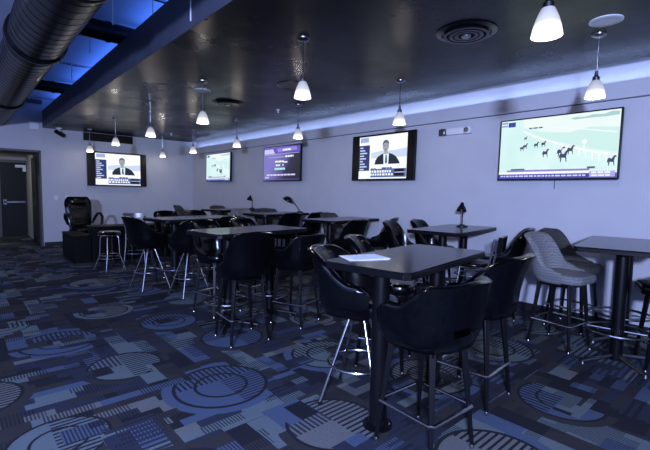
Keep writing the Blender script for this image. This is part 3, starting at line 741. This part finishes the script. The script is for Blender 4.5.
chair(BW, 2.05, 1.37, -3, 'black leather armchair stool with its back to the camera, nearest in the picture', G_near)
chair(TW, 2.85, 1.50, 4, 'black leather armchair stool with its back turned, second in front of the foreground table', G_near)
chair(BC, 2.16, 2.03, 206, 'black leather armchair stool on splayed chrome legs at the left of the foreground table', G_near)
chair(SW_, 2.80, 2.32, 208, 'black leather stool behind the foreground table, right of the chrome-legged one', G_near)
# middle table
chair(SW_, 2.12, 3.62, -6, 'black leather stool with its back turned, left one before the middle table', G_mid)
chair(BW, 2.88, 3.72, 20, 'black leather armchair stool, right one before the middle table', G_mid)
chair(SW_, 2.36, 4.62, 190, 'black leather stool facing us behind the left half of the middle table', G_mid)
chair(SW_, 2.98, 4.80, 186, 'black leather stool facing us behind the right half of the middle table', G_mid)
# farther left table
chair(BC, 2.45, 5.64, 5, 'black leather stool on splayed chrome legs before the farther left table', G_far)
chair(BC, 2.15, 6.38, -84, 'black leather stool on chrome legs at the left end of the farther left table', G_far)
chair(SW_, 2.78, 7.15, 178, 'black leather stool behind the farther left table, left of two', G_far)
chair(SW_, 3.38, 7.20, 184, 'black leather stool behind the farther left table, right of two', G_far)
chair(SW_, 3.15, 5.90, -5, 'black leather stool before the right half of the farther left table', G_far)
# right wall tables
chair(SG, 4.54, 1.48, 172, 'pale grey patterned fabric stool at the table nearest the right edge', G_wall)
chair(SO, 5.27, 1.60, 174, 'dark patterned fabric stool between the wall and the pale grey one', G_wall)
chair(SW_, 4.65, 0.62, 22, 'black stool cut by the right edge of the picture', G_wall)
chair(SW_, 5.04, 2.36, 22, 'black leather stool with a sloping back before the small desk lamp table, nearer the wall', G_wall)
chair(SW_, 4.64, 3.46, 196, 'black leather stool behind the small desk lamp table, left one', G_wall)
chair(SW_, 5.24, 3.44, 190, 'black leather stool behind the small desk lamp table, right one', G_wall)
chair(SW_, 4.42, 4.50, 2, 'black leather stool before the table under the news television, left one', G_wall)
chair(SW_, 5.10, 4.48, 32, 'black leather stool before the table under the news television, nearer the wall', G_wall)
chair(SO, 5.26, 5.52, 182, 'dark fabric stool behind the table under the news television', G_wall)
chair(SW_, 4.66, 6.40, -3, 'black leather stool before the arched lamp table, left one', G_wall)
chair(SW_, 5.24, 6.42, 8, 'black leather stool before the arched lamp table, nearer the wall', G_wall)
chair(SO, 5.22, 7.48, 182, 'dark fabric stool behind the arched lamp table, nearer the wall', G_wall)
chair(SG, 4.62, 7.50, 192, 'grey fabric stool behind the arched lamp table, left one', G_wall)
chair(SG, 4.66, 8.32, 0, 'grey fabric stool before the farthest wall table, left one', G_wall)
chair(SO, 5.22, 8.30, 0, 'dark fabric stool before the farthest wall table, nearer the wall', G_wall)
chair(SO, 4.95, 9.40, 182, 'dark fabric stool behind the farthest wall table', G_wall)
chair(SO, 4.30, 9.9, -130, 'dark fabric stool standing in the far corner beyond the wall tables', G_wall)

# small chair with a low panel back on chrome uprights
t = thing('bar_chair', 'black padded stool with a small panel back on chrome uprights', 'chair', (4.41, 2.37, 0), math.radians(15), G_wall)
obj('seat', cushion(0.40, 0.40, 0.70, 0.76, 0.19), M['leather'], t, sub=1)
b = B(); prism(b, rrect(0.34, 0.035, 0.015), 0.84, 1.02); o = obj('backrest', b, M['leather'], t, bevel=0.008); o.location = (0, -0.205, 0.04); o.rotation_euler = (0.10, 0, 0)
b = B()
for s in (-1, 1): path(b, [(s*0.13, 0.10, 0.69), (s*0.13, -0.14, 0.69), (s*0.13, -0.19, 0.73), (s*0.13, -0.225, 0.90), (s*0.13, -0.245, 1.03)], 0.010, 8)
obj('back_upright', b, M['chrome'], t)
for sx, sy in ((-1,-1),(1,-1),(1,1),(-1,1)):
    b = B(); rod(b, (sx*0.20, sy*0.20, 0.0), (sx*0.12, sy*0.12, 0.70), 0.0115); obj('leg', b, M['chrome'], t)
for z in (0.27, 0.60):
    b = B(); ring(b, (0, 0, z), (0.20-0.08*z/0.70)*math.sqrt(2)+0.012, 0.009); obj('foot_ring', b, M['chrome'], t)

# round backless stool
t = thing('bar_stool', 'round backless black stool on chrome legs in front of the black desk', 'stool', (2.08, 8.30, 0), 0.3)
b = B(); lathe(b, [(0, 0.685), (0.17, 0.69), (0.20, 0.705), (0.205, 0.73), (0.19, 0.755), (0.14, 0.768), (0, 0.772)]); obj('seat', b, M['leather'], t)
b = B(); ring(b, (0, 0, 0.695), 0.198, 0.008); obj('seat_band', b, M['chrome'], t)
for sx, sy in ((-1,-1),(1,-1),(1,1),(-1,1)):
    b = B(); path(b, [(sx*0.05, sy*0.05, 0.68), (sx*0.10, sy*0.10, 0.665), (sx*0.115, sy*0.115, 0.62), (sx*0.125, sy*0.125, 0.30), (sx*0.20, sy*0.20, 0.0)], 0.0125, 10); obj('leg', b, M['chrome'], t)
for z, r in ((0.30, 0.188), (0.24, 0.205)):
    b = B(); ring(b, (0, 0, z), r, 0.009); obj('foot_ring', b, M['chrome'], t)

t.scale = (0.95, 0.95, 0.94)

# chrome bar chair with flat top rail
t = thing('bar_chair', 'tall chrome framed bar chair with a broad pale top rail beside the round stool', 'chair', (2.60, 8.36, 0), math.radians(-35))
b = B()
n_ = 14; arc = [(-0.20+0.40*i/n_, -0.20-0.05*math.sin(PI*i/n_)) for i in range(n_+1)]
for (x0, y0), (x1, y1) in zip(arc, arc[1:]):
    v = [b.verts.new(p) for p in ((x0, y0, 0.97), (x1, y1, 0.97), (x1, y1, 1.05), (x0, y0, 1.05), (x0, y0+0.03, 0.97), (x1, y1+0.03, 0.97), (x1, y1+0.03, 1.05), (x0, y0+0.03, 1.05))]
    for f in ((0,1,2,3),(7,6,5,4),(3,2,6,7),(0,4,5,1)): b.faces.new([v[i] for i in f])
obj('top_rail', b, M['dchrome'], t)
obj('seat', cushion(0.38, 0.38, 0.70, 0.76, 0.10), M['leather'], t, sub=1)
for s in (-1, 1):
    b = B(); path(b, [(s*0.20, -0.21, 1.0), (s*0.20, -0.205, 0.95), (s*0.165, -0.17, 0.72), (s*0.165, -0.18, 0.45), (s*0.20, -0.22, 0.0)], 0.0125, 10); obj('rear_leg', b, M['chrome'], t)
    b = B(); path(b, [(s*0.155, 0.155, 0.70), (s*0.165, 0.17, 0.45), (s*0.20, 0.22, 0.0)], 0.0125, 10); obj('front_leg', b, M['chrome'], t)
for z, r in ((0.54, 0.235), (0.28, 0.265)):
    b = B(); ring(b, (0, 0, z), r, 0.009); obj('foot_ring', b, M['chrome'], t)

# ------------------------------------------------------------------ black desk unit and recliner chair
t = thing('reception_desk', 'low black desk unit with a taller front panel by the far wall', 'desk', (1.63, 8.98, 0))
b = B(); bx(b, 0.0, 0.30, 0.0, 1.15, 0.06, 0.56); obj('side_cabinet', b, M['booth'], t, bevel=0.012)
b = B(); bx(b, -0.01, 0.32, -0.012, 1.17, 0.56, 0.585); obj('cabinet_top', b, M['booth'], t, bevel=0.006)
b = B(); bx(b, 0.02, 0.30, 0.02, 1.13, 0.0, 0.06); bx(b, 0.30, 2.30, -0.03, 0.25, 0.0, 0.06); obj('plinth', b, M['base'], t)
b = B(); bx(b, 0.30, 2.30, -0.05, 0.27, 0.06, 0.72); obj('front_panel', b, M['booth'], t, bevel=0.008)
b = B(); bx(b, 0.28, 2.32, -0.09, 0.42, 0.72, 0.76); obj('desk_top', b, M['booth'], t, bevel=0.012)
for px in (0.95, 1.62):
    b = B(); bx(b, px-0.004, px+0.004, -0.054, -0.05, 0.08, 0.71); obj('panel_joint', b, M['base'], t)

t = thing('office_chair', 'black padded high-back office chair with arms behind the black desk', 'chair', (2.12, 10.52, 0), math.radians(188))
b = B()
def pad(bm, w0, w1, z0, z1, y0, y1, th):
    """tapered pillow between two heights"""
    n = 9; rows = []
    for j in range(n+1):
        v = j/n; z = z0+(z1-z0)*v; wdt = (w0+(w1-w0)*v)*(1-0.30*max(0, (v-0.72)/0.28)**2.5)*(1-0.15*max(0, (0.15-v)/0.15)); y = y0+(y1-y0)*v; puff = math.sin(PI*min(max(v, 0.04), 0.96))**0.35
        F, K_ = [], []
        for i in range(n+1):
            u = -1+2*i/n; pu = (1-abs(u)**4)**0.5*puff
            F.append(bm.verts.new((u*wdt/2, y+th*pu*0.7, z))); K_.append(bm.verts.new((u*wdt/2, y-th*pu*0.5, z)))
        rows.append((F, K_))
    for (F0, K0), (F1, K1) in zip(rows, rows[1:]):
        for i in range(n):
            bm.faces.new((F0[i], F0[i+1], F1[i+1], F1[i])); bm.faces.new((K0[i+1], K0[i], K1[i], K1[i+1]))
        bm.faces.new((F0[0], F1[0], K1[0], K0[0])); bm.faces.new((F0[n], K0[n], K1[n], F1[n]))
    for r, (F, K_) in ((0, rows[0]), (1, rows[-1])):
        for i in range(n): bm.faces.new((F[i], K_[i], K_[i+1], F[i+1]))
pad(b, 0.48, 0.60, 0.60, 1.37, -0.24, -0.36, 0.07); obj('backrest', b, M['leather'], t, angle=80)
for i, (z0, z1, w_) in enumerate(((0.66, 0.80, 0.36), (0.79, 0.93, 0.40), (0.92, 1.05, 0.43), (1.04, 1.17, 0.45))):
    b = B(); yy = -0.205-(z0-0.6)*0.145; pad(b, w_, w_+0.02, z0, z1, yy-0.015, yy-0.033, 0.036); obj('back_pad', b, M['leather'], t, angle=80)
b = B(); pad(b, 0.34, 0.40, 1.17, 1.35, -0.295, -0.32, 0.07); obj('headrest', b, M['leather'], t, angle=80)
obj('seat', cushion(0.52, 0.52, 0.52, 0.66, 0.12), M['leather'], t, sub=1)
for s in (-1, 1):
    b = B(); path(b, [(s*0.25, -0.22, 0.72), (s*0.315, -0.20, 0.88), (s*0.335, -0.12, 0.97), (s*0.335, 0.04, 0.98), (s*0.33, 0.16, 0.91), (s*0.31, 0.19, 0.76), (s*0.25, 0.12, 0.57)], 0.030, 10); obj('armrest', b, M['plastic'], t)
b = B(); rod(b, (0, 0, 0.12), (0, 0, 0.53), 0.03); obj('gas_lift', b, M['dchrome'], t)
b = B()
for i in range(5):
    a = 2*PI*i/5; rod(b, (0, 0, 0.13), (0.30*math.cos(a), 0.30*math.sin(a), 0.085), 0.028, 0.018, 8)
obj('star_base', b, M['plastic'], t)
for i in range(5):
    a = 2*PI*i/5; b = B(); rod(b, (0.30*math.cos(a)-0.02, 0.30*math.sin(a), 0.03), (0.30*math.cos(a)+0.02, 0.30*math.sin(a), 0.03), 0.03, n=14)
    rod(b, (0.30*math.cos(a), 0.30*math.sin(a), 0.03), (0.30*math.cos(a), 0.30*math.sin(a), 0.09), 0.008, n=8); obj('caster', b, M['plastic'], t)
t.scale = (1.0, 1.0, 0.95)
